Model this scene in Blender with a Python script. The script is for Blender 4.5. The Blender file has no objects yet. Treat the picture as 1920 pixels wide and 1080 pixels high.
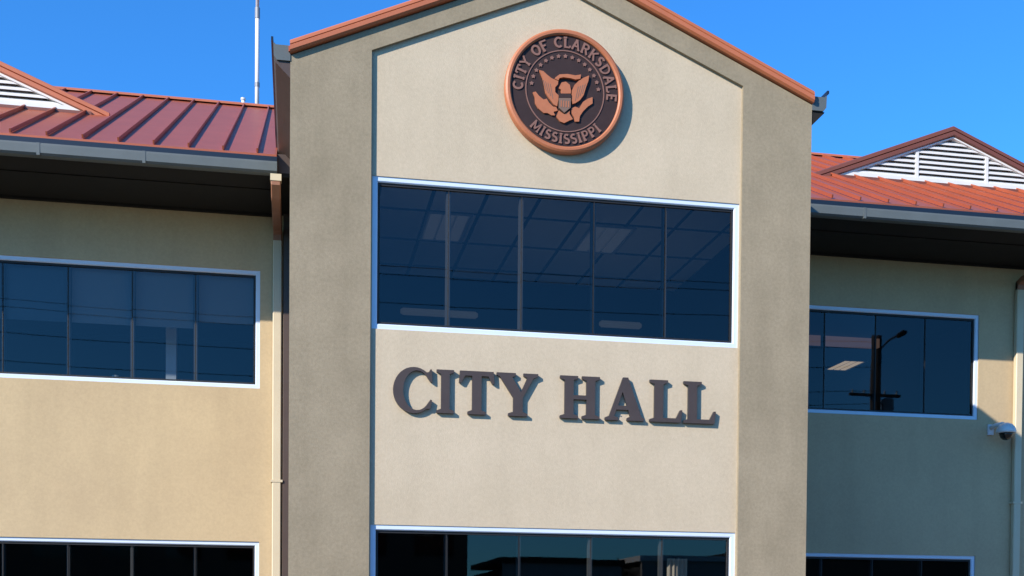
import bpy, bmesh, math, random
from mathutils import Vector, Matrix
from mathutils.geometry import tessellate_polygon
random.seed(7)
scene = bpy.context.scene
COL = scene.collection

# ------------------------------------------------------------------ camera
cam_data = bpy.data.cameras.new("camera")
cam = bpy.data.objects.new("camera", cam_data)
COL.objects.link(cam)
YAW, PIT, ROL = -0.1838, -0.0211, 0.0084
cz, sz = math.cos(YAW), math.sin(YAW)
right0 = Vector((cz, sz, 0)); fwd0 = Vector((-sz, cz, 0)); up0 = Vector((0, 0, 1))
fwd = fwd0 * math.cos(PIT) + up0 * math.sin(PIT)
up1 = up0 * math.cos(PIT) - fwd0 * math.sin(PIT)
right = right0 * math.cos(ROL) + up1 * math.sin(ROL)
up = up1 * math.cos(ROL) - right0 * math.sin(ROL)
m = Matrix.Identity(4)
for i in range(3):
    m[i][0] = right[i]; m[i][1] = up[i]; m[i][2] = -fwd[i]
m.translation = Vector((0.0976, -13.518, 1.6))
cam.matrix_world = m
cam_data.sensor_width = 36.0
cam_data.lens = 36.0 * 2174.0 / 1920.0
cam_data.shift_y = (1204.43 - 540.0) / 1920.0
cam_data.clip_start = 0.1
cam_data.clip_end = 2000.0
scene.camera = cam

# ------------------------------------------------------------------ light
SUNV = Vector((-1.455, -1.0, 0.943)).normalized()
ELEV = math.asin(SUNV.z)
AZ = math.atan2(SUNV.x, SUNV.y)          # clockwise from +Y
world = bpy.data.worlds.new("World"); scene.world = world
world.use_nodes = True
wn = world.node_tree; wn.nodes.clear()
sky = wn.nodes.new("ShaderNodeTexSky"); sky.sky_type = 'NISHITA'; sky.sun_disc = False
sky.sun_elevation = ELEV; sky.sun_rotation = AZ
sky.altitude = 0; sky.air_density = 1.0; sky.dust_density = 0.3; sky.ozone_density = 4.0
tint = wn.nodes.new("ShaderNodeMix"); tint.data_type = 'RGBA'; tint.blend_type = 'MULTIPLY'
tint.inputs[0].default_value = 1.0
tint.inputs[7].default_value = (0.30, 0.92, 1.47, 1)
bg = wn.nodes.new("ShaderNodeBackground"); bg.inputs[1].default_value = 0.12
wo = wn.nodes.new("ShaderNodeOutputWorld")
wn.links.new(sky.outputs[0], tint.inputs[6]); wn.links.new(tint.outputs[2], bg.inputs[0]); wn.links.new(bg.outputs[0], wo.inputs[0])
sun_data = bpy.data.lights.new("sun", 'SUN'); sun_data.energy = 5.0; sun_data.angle = math.radians(0.5)
sun_data.color = (1.0, 0.905, 0.79)
sun = bpy.data.objects.new("sun", sun_data); COL.objects.link(sun)
sun.rotation_euler = SUNV.to_track_quat('Z', 'Y').to_euler()
sun.location = SUNV * 60
scene.view_settings.view_transform = 'Standard'
scene.view_settings.look = 'None'
scene.view_settings.exposure = 0.67
scene.view_settings.gamma = 1.0
scene.view_settings.use_curve_mapping = False
scene.render.engine = 'CYCLES'
scene.cycles.max_bounces = 8
scene.cycles.transparent_max_bounces = 12
scene.cycles.use_denoising = True
scene.render.filter_size = 1.9

# ------------------------------------------------------------------ helpers
def tag(o, label=None, cat=None, group=None, kind=None):
    if label: o['label'] = label
    if cat: o['category'] = cat
    if group: o['group'] = group
    if kind: o['kind'] = kind
    return o

def empty(name, loc=(0, 0, 0)):
    o = bpy.data.objects.new(name, None); o.location = loc; o.empty_display_size = 0.3
    COL.objects.link(o); return o

def obj(name, bm, mat, parent=None, smooth=False, loc=None):
    me = bpy.data.meshes.new(name)
    bmesh.ops.recalc_face_normals(bm, faces=bm.faces)
    bm.to_mesh(me); bm.free()
    if smooth:
        for p in me.polygons: p.use_smooth = True
    o = bpy.data.objects.new(name, me); COL.objects.link(o)
    for mm in (mat if isinstance(mat, (list, tuple)) else [mat]): me.materials.append(mm)
    if parent:
        o.parent = parent
        o.location = -Vector(wloc(parent))     # geometry is written in world coordinates
    if loc: o.location = loc
    return o

def wloc(o):
    v = Vector((0, 0, 0))
    while o:
        v += o.location; o = o.parent
    return v

def quad(bm, *p):
    return bm.faces.new([bm.verts.new(q) for q in p])

def box(bm, x0, x1, y0, y1, z0, z1):
    v = [bm.verts.new((x, y, z)) for x in (x0, x1) for y in (y0, y1) for z in (z0, z1)]
    for f in ((0, 1, 3, 2), (4, 6, 7, 5), (0, 4, 5, 1), (2, 3, 7, 6), (0, 2, 6, 4), (1, 5, 7, 3)):
        bm.faces.new([v[i] for i in f])

def obox(bm, a, b, w, h, upv=(0, 0, 1)):
    """box along a->b, w wide sideways, h tall from the line along upv"""
    a, b, u = Vector(a), Vector(b), Vector(upv).normalized()
    d = (b - a).normalized(); s = d.cross(u).normalized()
    v = []
    for p in (a, b):
        for i in (-.5, .5):
            for j in (0, 1): v.append(bm.verts.new(p + s * w * i + u * h * j))
    for f in ((0, 1, 3, 2), (4, 6, 7, 5), (0, 4, 5, 1), (2, 3, 7, 6), (0, 2, 6, 4), (1, 5, 7, 3)):
        bm.faces.new([v[i] for i in f])

def tube(bm, pts, r, n=12, caps=True):
    pts = [Vector(p) for p in pts]
    rings = []
    ref = Vector((0, 0, 1))
    for i, p in enumerate(pts):
        d = (pts[min(i + 1, len(pts) - 1)] - pts[max(i - 1, 0)]).normalized()
        rf = ref if abs(d.dot(ref)) < .95 else Vector((1, 0, 0))
        s = d.cross(rf).normalized(); t = s.cross(d)
        rr = r[i] if isinstance(r, (list, tuple)) else r
        rings.append([bm.verts.new(p + (s * math.cos(2 * math.pi * k / n) + t * math.sin(2 * math.pi * k / n)) * rr) for k in range(n)])
    for a, b in zip(rings, rings[1:]):
        for k in range(n): bm.faces.new((a[k], a[(k + 1) % n], b[(k + 1) % n], b[k]))
    if caps:
        bm.faces.new(rings[0][::-1]); bm.faces.new(rings[-1])

def rect_tube(bm, pts, w, t, bevel=.012):
    """rectangular downspout whose path lies in a plane X = const; w along X, t across the path"""
    pts = [Vector(p) for p in pts]
    rings = []
    for i, p in enumerate(pts):
        d = (pts[min(i + 1, len(pts) - 1)] - pts[max(i - 1, 0)]).normalized()
        nrm = d.cross(Vector((1, 0, 0))).normalized()
        if 0 < i < len(pts) - 1:
            d1 = (pts[i] - pts[i - 1]).normalized()
            sc = 1 / max(.5, d1.dot(d))
        else: sc = 1
        prof = []
        for sx, sy in ((-1, -1), (1, -1), (1, 1), (-1, 1)):
            for k in range(2):
                bx, by = (bevel, 0) if (k == 0) == (sx * sy < 0) else (0, bevel)
                prof.append((sx * (w / 2 - bx), sy * (t / 2 - by)))
        rings.append([bm.verts.new(p + Vector((1, 0, 0)) * a + nrm * b * sc) for a, b in prof])
    for a, b in zip(rings, rings[1:]):
        n = len(a)
        for k in range(n): bm.faces.new((a[k], a[(k + 1) % n], b[(k + 1) % n], b[k]))
    bm.faces.new(rings[0][::-1]); bm.faces.new(rings[-1])

def prism_xz(bm, outer, y0, y1, holes=()):
    """polygon(s) in the XZ plane given thickness y0 (front) .. y1 (back)"""
    loops = [list(outer)] + [list(h) for h in holes]
    flat = [p for l in loops for p in l]
    tris = tessellate_polygon([[Vector((p[0], p[1], 0)) for p in l] for l in loops])
    f = [bm.verts.new((p[0], y0, p[1])) for p in flat]
    b = [bm.verts.new((p[0], y1, p[1])) for p in flat]
    for t in tris:
        bm.faces.new([f[i] for i in t]); bm.faces.new([b[i] for i in reversed(t)])
    k = 0
    for l in loops:
        n = len(l)
        for i in range(n):
            j = (i + 1) % n
            bm.faces.new((f[k + i], f[k + j], b[k + j], b[k + i]))
        k += n

def sweep(bm, prof, a, b, map_):
    """extrude closed profile between two stations; map_(profile point, station) -> xyz"""
    A = [bm.verts.new(map_(p, a)) for p in prof]; B = [bm.verts.new(map_(p, b)) for p in prof]
    n = len(prof)
    for i in range(n): bm.faces.new((A[i], A[(i + 1) % n], B[(i + 1) % n], B[i]))
    bm.faces.new(A[::-1]); bm.faces.new(B)

def wall_holes(bm, x0, x1, z0, z1, holes, y, t):
    xs = sorted({x0, x1, *[h[0] for h in holes], *[h[1] for h in holes]})
    zs = sorted({z0, z1, *[h[2] for h in holes], *[h[3] for h in holes]})
    for i in range(len(xs) - 1):
        for j in range(len(zs) - 1):
            cx, czz = (xs[i] + xs[i + 1]) / 2, (zs[j] + zs[j + 1]) / 2
            if any(h[0] < cx < h[1] and h[2] < czz < h[3] for h in holes): continue
            for yy in (y, y + t):
                quad(bm, (xs[i], yy, zs[j]), (xs[i + 1], yy, zs[j]), (xs[i + 1], yy, zs[j + 1]), (xs[i], yy, zs[j + 1]))
    for a, b, c, d in list(holes) + [(x0, x1, z0, z1)]:
        quad(bm, (a, y, c), (a, y + t, c), (a, y + t, d), (a, y, d))
        quad(bm, (b, y, c), (b, y + t, c), (b, y + t, d), (b, y, d))
        quad(bm, (a, y, c), (b, y, c), (b, y + t, c), (a, y + t, c))
        quad(bm, (a, y, d), (b, y, d), (b, y + t, d), (a, y + t, d))
    bmesh.ops.remove_doubles(bm, verts=bm.verts, dist=1e-5)

# ------------------------------------------------------------------ materials
def mat(name, c, rough=.7, metal=0., spec=.5, var=0., vscale=1.5, bump=0., bscale=60., c2=None, coat=0., stain=0., grain=0.):
    c = tuple(v * .80 for v in c); c2 = tuple(v * .80 for v in c2) if c2 else None
    m = bpy.data.materials.new(name); m.use_nodes = True
    nt = m.node_tree; N = nt.nodes; L = nt.links
    b = N['Principled BSDF']
    b.inputs['Roughness'].default_value = rough; b.inputs['Metallic'].default_value = metal
    b.inputs['Specular IOR Level'].default_value = spec
    b.inputs['Base Color'].default_value = (*c, 1)
    if coat: b.inputs['Coat Weight'].default_value = coat; b.inputs['Coat Roughness'].default_value = .15
    if var or bump or grain or stain:
        tc = N.new('ShaderNodeTexCoord')
    if var:
        n1 = N.new('ShaderNodeTexNoise'); n1.inputs['Scale'].default_value = vscale; n1.inputs['Detail'].default_value = 6; n1.inputs['Roughness'].default_value = .6
        L.new(tc.outputs['Object'], n1.inputs['Vector'])
        r = N.new('ShaderNodeMapRange'); r.inputs[1].default_value = .3; r.inputs[2].default_value = .7
        L.new(n1.outputs[0], r.inputs[0])
        mx = N.new('ShaderNodeMix'); mx.data_type = 'RGBA'
        cc2 = c2 or tuple(v * (1 - var) for v in c)
        mx.inputs[6].default_value = (*c, 1); mx.inputs[7].default_value = (*cc2, 1)
        L.new(r.outputs[0], mx.inputs[0])
        out = mx.outputs[2]
        if grain:
            g = N.new('ShaderNodeTexNoise'); g.inputs['Scale'].default_value = 26; g.inputs['Detail'].default_value = 8; g.inputs['Roughness'].default_value = .75
            L.new(tc.outputs['Object'], g.inputs['Vector'])
            gr = N.new('ShaderNodeMapRange'); gr.inputs[1].default_value = .3; gr.inputs[2].default_value = .7
            gr.inputs[3].default_value = 1 - grain; gr.inputs[4].default_value = 1 + grain * .4
            L.new(g.outputs[0], gr.inputs[0])
            mg = N.new('ShaderNodeMix'); mg.data_type = 'RGBA'; mg.blend_type = 'MULTIPLY'; mg.inputs[0].default_value = 1
            L.new(out, mg.inputs[6]); L.new(gr.outputs[0], mg.inputs[7]); out = mg.outputs[2]
        if stain:   # vertical run-off streaks left by rain
            mp = N.new('ShaderNodeMapping'); mp.inputs['Scale'].default_value = (2.6, 2.6, .35)
            s = N.new('ShaderNodeTexNoise'); s.inputs['Scale'].default_value = 1.3; s.inputs['Detail'].default_value = 5
            L.new(tc.outputs['Object'], mp.inputs[0]); L.new(mp.outputs[0], s.inputs['Vector'])
            sr = N.new('ShaderNodeMapRange'); sr.inputs[1].default_value = .45; sr.inputs[2].default_value = .75
            sr.inputs[3].default_value = 1; sr.inputs[4].default_value = 1 - stain
            L.new(s.outputs[0], sr.inputs[0])
            ms = N.new('ShaderNodeMix'); ms.data_type = 'RGBA'; ms.blend_type = 'MULTIPLY'; ms.inputs[0].default_value = 1
            L.new(out, ms.inputs[6]); L.new(sr.outputs[0], ms.inputs[7]); out = ms.outputs[2]
        L.new(out, b.inputs['Base Color'])
    if bump:
        n2 = N.new('ShaderNodeTexNoise'); n2.inputs['Scale'].default_value = bscale; n2.inputs['Detail'].default_value = 4
        L.new(tc.outputs['Object'], n2.inputs['Vector'])
        bp = N.new('ShaderNodeBump'); bp.inputs['Strength'].default_value = bump; bp.inputs['Distance'].default_value = .01
        L.new(n2.outputs[0], bp.inputs['Height']); L.new(bp.outputs[0], b.inputs['Normal'])
    return m

M = {}
M['panel'] = mat('cream_stucco', (.64, .535, .39), .9, var=.06, vscale=.9, bump=.35, bscale=120, c2=(.57, .475, .34), stain=.05, grain=.11, spec=.2)
M['pier'] = mat('taupe_stucco', (.39, .325, .225), .9, var=.1, vscale=1.3, bump=.35, bscale=120, c2=(.30, .25, .17), stain=.09, grain=.20, spec=.2)
M['wing'] = mat('tan_stucco', (.62, .48, .29), .9, var=.1, vscale=.7, bump=.3, bscale=120, c2=(.54, .415, .255), stain=.06, grain=.11, spec=.2)
M['roof'] = mat('terracotta_standing_seam_metal', (.58, .155, .075), .42, metal=.5, spec=.4, var=.12, vscale=2)
M['trim'] = mat('terracotta_trim_metal', (.55, .165, .068), .45, spec=.5, var=.12, vscale=3)
M['trim_dark'] = mat('brown_trim_metal', (.20, .065, .038), .45, spec=.5, var=.15, vscale=3)
M['gutter'] = mat('slate_grey_gutter_paint', (.125, .145, .145), .45, spec=.4, var=.15, vscale=2.5)
M['gutter_lip'] = mat('gutter_lip', (.012, .018, .03), .35, spec=.5)  # sky reflection on the gutter's upper band put into the colour as navy
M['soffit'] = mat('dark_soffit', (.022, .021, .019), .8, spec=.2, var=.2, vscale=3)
M['frame'] = mat('white_window_frame', (.70, .80, .95), .3, spec=.6, var=.05, vscale=3)  # white paint with the blue of skylit shade mixed into its base colour
M['mullion'] = mat('grey_mullion', (.16, .15, .14), .5)
M['mullion_dark'] = mat('dark_mullion', (.03, .03, .032), .5)
M['gasket'] = mat('black_gasket', (.008, .008, .009), .6)
M['spout_tan'] = mat('tan_downspout_paint', (.68, .58, .40), .5, var=.08, vscale=3)
M['spout_brown'] = mat('brown_downspout_paint', (.085, .055, .042), .5, var=.15, vscale=4)
M['elbow'] = mat('rust_brown_elbow_paint', (.33, .15, .085), .5, var=.2, vscale=5)
M['white'] = mat('white_louvre_paint', (.80, .79, .76), .5, var=.07, vscale=5)
M['dark'] = mat('grey_louvre_backing', (.22, .22, .22), .9)
M['copper'] = mat('copper_relief', (.50, .17, .075), .5, spec=.4, var=.12, vscale=12)
M['copper_pale'] = mat('pale_copper_lettering', (.27, .135, .10), .5, spec=.4, var=.12, vscale=14)
M['seal_field'] = mat('dark_plum_field', (.046, .026, .024), .6, spec=.25, var=.2, vscale=9)
M['shield'] = mat('grey_brown_shield', (.20, .12, .085), .6)
M['letter'] = mat('dark_bronze_letter', (.070, .050, .042), .45, spec=.45, var=.15, vscale=6)
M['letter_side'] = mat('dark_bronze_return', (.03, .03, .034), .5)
M['pole_white'] = mat('white_antenna', (.78, .78, .78), .4)
M['grey_metal'] = mat('grey_metal', (.28, .29, .30), .45, metal=.3)
M['cam_white'] = mat('camera_housing', (.72, .74, .76), .3)
M['cam_dark'] = mat('smoked_dome', (.01, .01, .012), .1, spec=.6)
M['wood'] = mat('weathered_pole_wood', (.06, .045, .035), .9, var=.3, vscale=6)
M['wire'] = mat('cable', (.015, .015, .015), .6)
M['asphalt'] = mat('asphalt', (.05, .05, .05), .9, var=.25, vscale=2, bump=.3, bscale=40)
M['concrete'] = mat('concrete_paving', (.17, .155, .125), .9, var=.12, vscale=1.2)
M['grass'] = mat('grass', (.07, .10, .035), .95, var=.4, vscale=1)
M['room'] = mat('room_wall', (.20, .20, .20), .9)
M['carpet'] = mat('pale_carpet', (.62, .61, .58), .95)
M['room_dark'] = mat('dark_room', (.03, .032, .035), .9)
M['blind'] = mat('roller_blind_fabric', (.33, .35, .37), .9)
M['paint_line'] = mat('road_paint', (.75, .74, .70), .8, var=.1, vscale=5)
M['brick'] = mat('brown_brick', (.20, .11, .075), .9, var=.25, vscale=4)
M['far_wall'] = mat('pale_far_wall', (.42, .40, .37), .9, var=.1, vscale=.6)
M['leaf'] = mat('oak_foliage', (.05, .075, .028), .9, var=.4, vscale=1.5)
M['bark'] = mat('bark', (.10, .075, .055), .95, var=.3, vscale=8)

def glass_mat(name, tr, refl, base_refl):
    m = bpy.data.materials.new(name); m.use_nodes = True
    nt = m.node_tree; N = nt.nodes; L = nt.links; N.clear()
    o = N.new('ShaderNodeOutputMaterial'); mx = N.new('ShaderNodeMixShader')
    t = N.new('ShaderNodeBsdfTransparent'); t.inputs[0].default_value = (*tr, 1)
    g = N.new('ShaderNodeBsdfGlossy'); g.inputs['Roughness'].default_value = .012; g.inputs['Color'].default_value = (*refl, 1)
    lw = N.new('ShaderNodeFresnel'); lw.inputs['IOR'].default_value = 1.5
    ad = N.new('ShaderNodeMath'); ad.operation = 'ADD'; ad.inputs[1].default_value = base_refl; ad.use_clamp = True
    tc = N.new('ShaderNodeTexCoord'); n = N.new('ShaderNodeTexNoise'); n.inputs['Scale'].default_value = .9; n.inputs['Detail'].default_value = 1
    bp = N.new('ShaderNodeBump'); bp.inputs['Strength'].default_value = .12; bp.inputs['Distance'].default_value = .004
    L.new(tc.outputs['Object'], n.inputs['Vector']); L.new(n.outputs[0], bp.inputs['Height']); L.new(bp.outputs[0], g.inputs['Normal'])
    L.new(lw.outputs[0], ad.inputs[0]); L.new(ad.outputs[0], mx.inputs[0])
    L.new(t.outputs[0], mx.inputs[1]); L.new(g.outputs[0], mx.inputs[2]); L.new(mx.outputs[0], o.inputs[0])
    return m
M['glass'] = glass_mat('tinted_glass', (.48, .51, .52), (.84, .84, .84), .012)

def emit_mat(name, c, s):
    m = bpy.data.materials.new(name); m.use_nodes = True
    b = m.node_tree.nodes['Principled BSDF']
    b.inputs['Base Color'].default_value = (*c, 1); b.inputs['Emission Color'].default_value = (*c, 1); b.inputs['Emission Strength'].default_value = s
    return m
M['lamp_dim'] = emit_mat('lit_prismatic_diffuser', (.55, .57, .60), .045)
M['lamp_tube'] = emit_mat('lit_fluorescent_cover', (.55, .52, .48), .05)
M['lamp_warm'] = emit_mat('lit_tube', (1, .74, .48), .42)

def ceiling_mat(name, c, sx, sy, ox, oy):
    """suspended ceiling tiles with darker T-bar joints"""
    m = bpy.data.materials.new(name); m.use_nodes = True
    nt = m.node_tree; N = nt.nodes; L = nt.links; b = N['Principled BSDF']; b.inputs['Roughness'].default_value = .95
    tc = N.new('ShaderNodeTexCoord'); sp = N.new('ShaderNodeSeparateXYZ'); L.new(tc.outputs['Object'], sp.inputs[0])
    res = []
    for k, (s, off) in enumerate(((sx, ox), (sy, oy))):
        a = N.new('ShaderNodeMath'); a.operation = 'SUBTRACT'; a.inputs[1].default_value = off - 50 * s
        d = N.new('ShaderNodeMath'); d.operation = 'MODULO'; d.inputs[1].default_value = s
        l = N.new('ShaderNodeMath'); l.operation = 'LESS_THAN'; l.inputs[1].default_value = .05 if k == 0 else .075
        L.new(sp.outputs[k], a.inputs[0]); L.new(a.outputs[0], d.inputs[0]); L.new(d.outputs[0], l.inputs[0]); res.append(l)
    mx = N.new('ShaderNodeMath'); mx.operation = 'MAXIMUM'; L.new(res[0].outputs[0], mx.inputs[0]); L.new(res[1].outputs[0], mx.inputs[1])
    c1 = N.new('ShaderNodeMix'); c1.data_type = 'RGBA'; c1.inputs[6].default_value = (*c, 1); c1.inputs[7].default_value = (.02, .02, .02, 1)
    L.new(mx.outputs[0], c1.inputs[0]); L.new(c1.outputs[2], b.inputs['Base Color'])
    return m
M['ceiling'] = ceiling_mat('ceiling_tiles', (.88, .90, .90), .66, 1.17, 1.70, 1.36)

# ------------------------------------------------------------------ main measures (metres; tower front plane is Y = 0)
W = 6.315                      # tower width
RZ0, RS, RXC = 7.95, .43, 3.157   # gable wall line: eave height, slope, centre
S = 3.9745                     # wing wall plane
G = 2.3026                     # wing gutter front plane
PZ = .045                      # depth of recessed panel
EZ = 7.72                      # wing roof eave height
WS = .522                      # wing roof slope
RIDGE_Y = 8.42
RIDGE_Z = EZ + WS * (RIDGE_Y - G)
def roofz(y): return EZ + WS * (y - G)
LX0, LX1 = -11.0, 0.0          # left wing
RX0, RX1 = W, 17.4             # right wing

# ------------------------------------------------------------------ setting
bm = bmesh.new(); quad(bm, (-700, -700, 0), (700, -700, 0), (700, 700, 0), (-700, 700, 0))
tag(obj('ground', bm, M['grass']), kind='structure')
bm = bmesh.new(); quad(bm, (-60, -9.5, .004), (60, -9.5, .004), (60, 14, .004), (-60, 14, .004))
tag(obj('paved_forecourt', bm, M['concrete']), kind='structure')
bm = bmesh.new(); quad(bm, (-200, -22, .008), (200, -22, .008), (200, -12.2, .008), (-200, -12.2, .008))
tag(obj('road', bm, M['asphalt']), kind='structure')
bm = bmesh.new(); box(bm, -200, 200, -12.2, -12.02, -.05, .13)
tag(obj('kerb', bm, M['concrete']), kind='structure')
bm = bmesh.new(); quad(bm, (-200, -12.02, .02), (200, -12.02, .02), (200, -9.5, .02), (-200, -9.5, .02))
tag(obj('pavement', bm, M['concrete']), kind='structure')
bm = bmesh.new()
for k in range(-20, 20): quad(bm, (k * 6, -17.15, .012), (k * 6 + 3, -17.15, .012), (k * 6 + 3, -17.0, .012), (k * 6, -17.0, .012))
tag(obj('road_marking', bm, M['paint_line']), kind='structure')

# ------------------------------------------------------------------ the city hall
hall = empty('city_hall_building', (3.157, 4.0, 0))
tag(hall, 'stucco two-storey building with a gabled centre bay and two metal-roofed wings', 'building')

def gable(x, off=0.): return RZ0 + off + RS * (RXC - abs(x - RXC))

# pier surround (frame face at Y=0, panel set back behind it)
RL, RR = .918, 5.418
OUT = [(0, 0), (W, 0), (W, RZ0), (RXC, gable(RXC)), (0, RZ0)]
PT = 8.10
IN = [(RL, .25), (RL, PT), ((RL + RR) / 2, PT + .42 * (RR - RL) / 2), (RR, PT), (RR, .25)]
bm = bmesh.new(); prism_xz(bm, OUT, 0, PZ, [IN]); obj('pier_surround', bm, M['pier'], hall)

# recessed panel with two window openings
TWU = (.936, 5.404, 4.935, 6.690)
TWL = (.936, 5.404, .45, 2.672)
bm = bmesh.new()
prism_xz(bm, [(0.02, 0), (W - .02, 0), (W - .02, RZ0 - .02), (RXC, gable(RXC) - .02), (.02, RZ0 - .02)], PZ, .30,
         [[(h[0], h[2]), (h[1], h[2]), (h[1], h[3]), (h[0], h[3])] for h in (TWL, TWU)])
obj('recessed_panel', bm, M['panel'], hall)
# tower side walls
bm = bmesh.new(); box(bm, 0, .3, PZ, 12, 0, RZ0 - .03); obj('side_wall', bm, M['pier'], hall)
bm = bmesh.new(); box(bm, W - .3, W, PZ, 12, 0, RZ0 - .03); obj('side_wall', bm, M['pier'], hall)

# tower roof: two slopes running back into the main roof
troof = None
bm = bmesh.new()
OV = .02
TB = 6.2
for sgn in (-1, 1):
    xe = RXC + sgn * (W / 2 + OV)
    ze = gable(RXC + sgn * (W / 2 + OV), .10)
    za = gable(RXC, .10)
    a = [(RXC, -.03, za), (xe, -.03, ze), (xe, TB, ze), (RXC, TB, za)]
    b = [(x, y, z - .06) for x, y, z in a]
    va = [bm.verts.new(p) for p in a]; vb = [bm.verts.new(p) for p in b]
    bm.faces.new(va); bm.faces.new(vb[::-1])
    for i in range(4): bm.faces.new((va[i], va[(i + 1) % 4], vb[(i + 1) % 4], vb[i]))
troof = obj('centre_roof', bm, M['roof'], hall)
bm = bmesh.new()
for sgn in (-1, 1):
    for k in range(7):
        x = RXC + sgn * (.2 + .44 * k)
        zz = gable(x, .10)
        obox(bm, (x, -.02, zz), (x, TB, zz), .03, .05)
obj('seams', bm, M['roof'], troof)
# rake trims: canted two-step metal edge following each slope
prof = [(.02, .012), (-.045, .015), (-.068, .038), (-.070, .085), (-.060, .093), (-.068, .102), (-.064, .135), (-.04, .156), (.02, .160)]
def rake(parent, x0, x1, base, prof, material, name='rake_trim', y=0.):
    bm = bmesh.new()
    sweep(bm, prof, x0, x1, lambda p, x: (x, y + p[0], base(x) + p[1]))
    return obj(name, bm, material, parent)
rake(troof, -.005, RXC, lambda x: gable(x, .0), prof, M['trim'])
rake(troof, RXC, W + .005, lambda x: gable(x, .0), prof, M['trim'])

# tower side gutters with soffit below
for sgn, xe in ((-1, 0.0), (1, W)):
    X = lambda d: xe + sgn * d
    bm = bmesh.new()
    prof2 = [(.0, 7.885), (.15, 7.885), (.185, 7.93), (.19, 8.07), (.175, 8.07), (.165, 8.055), (.0, 8.055)]
    sweep(bm, prof2, -.01, 3.2, lambda p, y: (X(p[0]), y, p[1]))
    g = obj('gutter', bm, M['gutter'], hall)
    bm = bmesh.new()
    sweep(bm, [(.186, 8.07), (.215, 8.10), (.215, 8.135), (.19, 8.135)], -.02, 3.2, lambda p, y: (X(p[0]), y, p[1]))
    obj('gutter_lip', bm, M['gutter_lip'], g)
    bm = bmesh.new()
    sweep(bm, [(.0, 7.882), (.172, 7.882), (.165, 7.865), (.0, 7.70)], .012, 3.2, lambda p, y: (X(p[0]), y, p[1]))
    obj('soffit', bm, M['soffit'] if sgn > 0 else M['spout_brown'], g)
tag(hall.children[0], None)

# ------------------------------------------------------------------ wings
def window(name_label, x0, x1, z0, z1, y, mulls, fw=.062, dark=False, split_dark=None):
    """white frame, dark gasket, mullion bars behind one sheet of tinted glass"""
    bm = bmesh.new()
    o = [(x0, z0), (x1, z0), (x1, z1), (x0, z1)]
    i = [(x0 + fw, z0 + fw), (x1 - fw, z0 + fw), (x1 - fw, z1 - fw), (x0 + fw, z1 - fw)]
    c = [(x0 + fw - .012, z0 + fw - .012), (x1 - fw + .012, z0 + fw - .012), (x1 - fw + .012, z1 - fw + .012), (x0 + fw - .012, z1 - fw + .012)]
    # front face slightly bevelled towards the glass
    vo = [bm.verts.new((p[0], y, p[1])) for p in o]; vc = [bm.verts.new((p[0], y, p[1])) for p in c]
    vi = [bm.verts.new((p[0], y + .012, p[1])) for p in i]; vg = [bm.verts.new((p[0], y + .06, p[1])) for p in i]
    vb = [bm.verts.new((p[0], y + .06, p[1])) for p in o]
    for k in range(4):
        j = (k + 1) % 4
        for A, B in ((vo, vc), (vc, vi), (vi, vg), (vg, vb), (vb, vo)):
            bm.faces.new((A[k], A[j], B[j], B[k]))
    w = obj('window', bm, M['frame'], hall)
    w['label'] = name_label
    bm = bmesh.new()
    ii = [(x0 + fw + .028, z0 + fw + .028), (x1 - fw - .028, z0 + fw + .028), (x1 - fw - .028, z1 - fw - .03), (x0 + fw + .028, z1 - fw - .03)]
    prism_xz(bm, [(x0 + fw + .001, z0 + fw + .001), (x1 - fw - .001, z0 + fw + .001), (x1 - fw - .001, z1 - fw - .001), (x0 + fw + .001, z1 - fw - .001)], y + .03, y + .058, [ii])
    obj('gasket', bm, M['gasket'], w)
    bm = bmesh.new()     # one sheet per pane, each set a hair out of true like real glazing
    edges = [x0 + fw + .03] + list(mulls) + [x1 - fw - .03]
    rn = random.Random(int(x0 * 100 + z0 * 10))
    for ea, eb in zip(edges, edges[1:]):
        d = [rn.uniform(-.0016, .0016) for _ in range(3)]
        quad(bm, (ea, y + .050 + d[0], z0 + fw + .03), (eb, y + .050 + d[1], z0 + fw + .03), (eb, y + .050 + d[1] + d[2], z1 - fw - .032), (ea, y + .050 + d[0] + d[2], z1 - fw - .032))
    obj('glass', bm, M['glass'], w)
    for mxx in mulls:
        bm = bmesh.new(); box(bm, mxx - .026, mxx + .026, y + .062, y + .13, z0 + fw + .02, z1 - fw - .02)
        obj('mullion', bm, M['mullion_dark'] if dark else M['mullion'], w)
        bm = bmesh.new(); box(bm, mxx - .006, mxx + .006, y + .036, y + .0445, z0 + fw + .028, z1 - fw - .03)
        obj('silicone_joint', bm, M['gasket'], w)
    return w

LW = [-4.95, -.450]; RWW = [6.70, 11.135]
HU = (4.935, 6.655); HL = (.45, 2.690)
xl2 = (-10.1, -6.2); xr2 = (12.5, 16.6)
for nm, (wx0, wx1), hs in (('wing_wall', (LX0, -.0), [(*LW, *HU), (*LW, *HL), (*xl2, *HU), (*xl2, *HL)]),
                            ('wing_wall', (W, RX1), [(*RWW, *HU), (*RWW, *HL), (*xr2, *HU), (*xr2, *HL)])):
    bm = bmesh.new(); wall_holes(bm, wx0, wx1, 0, 7.52, hs, S, .25); obj(nm, bm, M['wing'], hall)
bm = bmesh.new(); box(bm, LX0, LX0 + .25, S + .25, 14.3, 0, 7.52); obj('side_wall', bm, M['wing'], hall)
bm = bmesh.new(); box(bm, RX1 - .25, RX1, S + .25, 14.3, 0, 7.52); obj('side_wall', bm, M['wing'], hall)
bm = bmesh.new(); box(bm, LX0, RX1, 14.3, 14.55, 0, 7.52); obj('back_wall', bm, M['wing'], hall)

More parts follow.
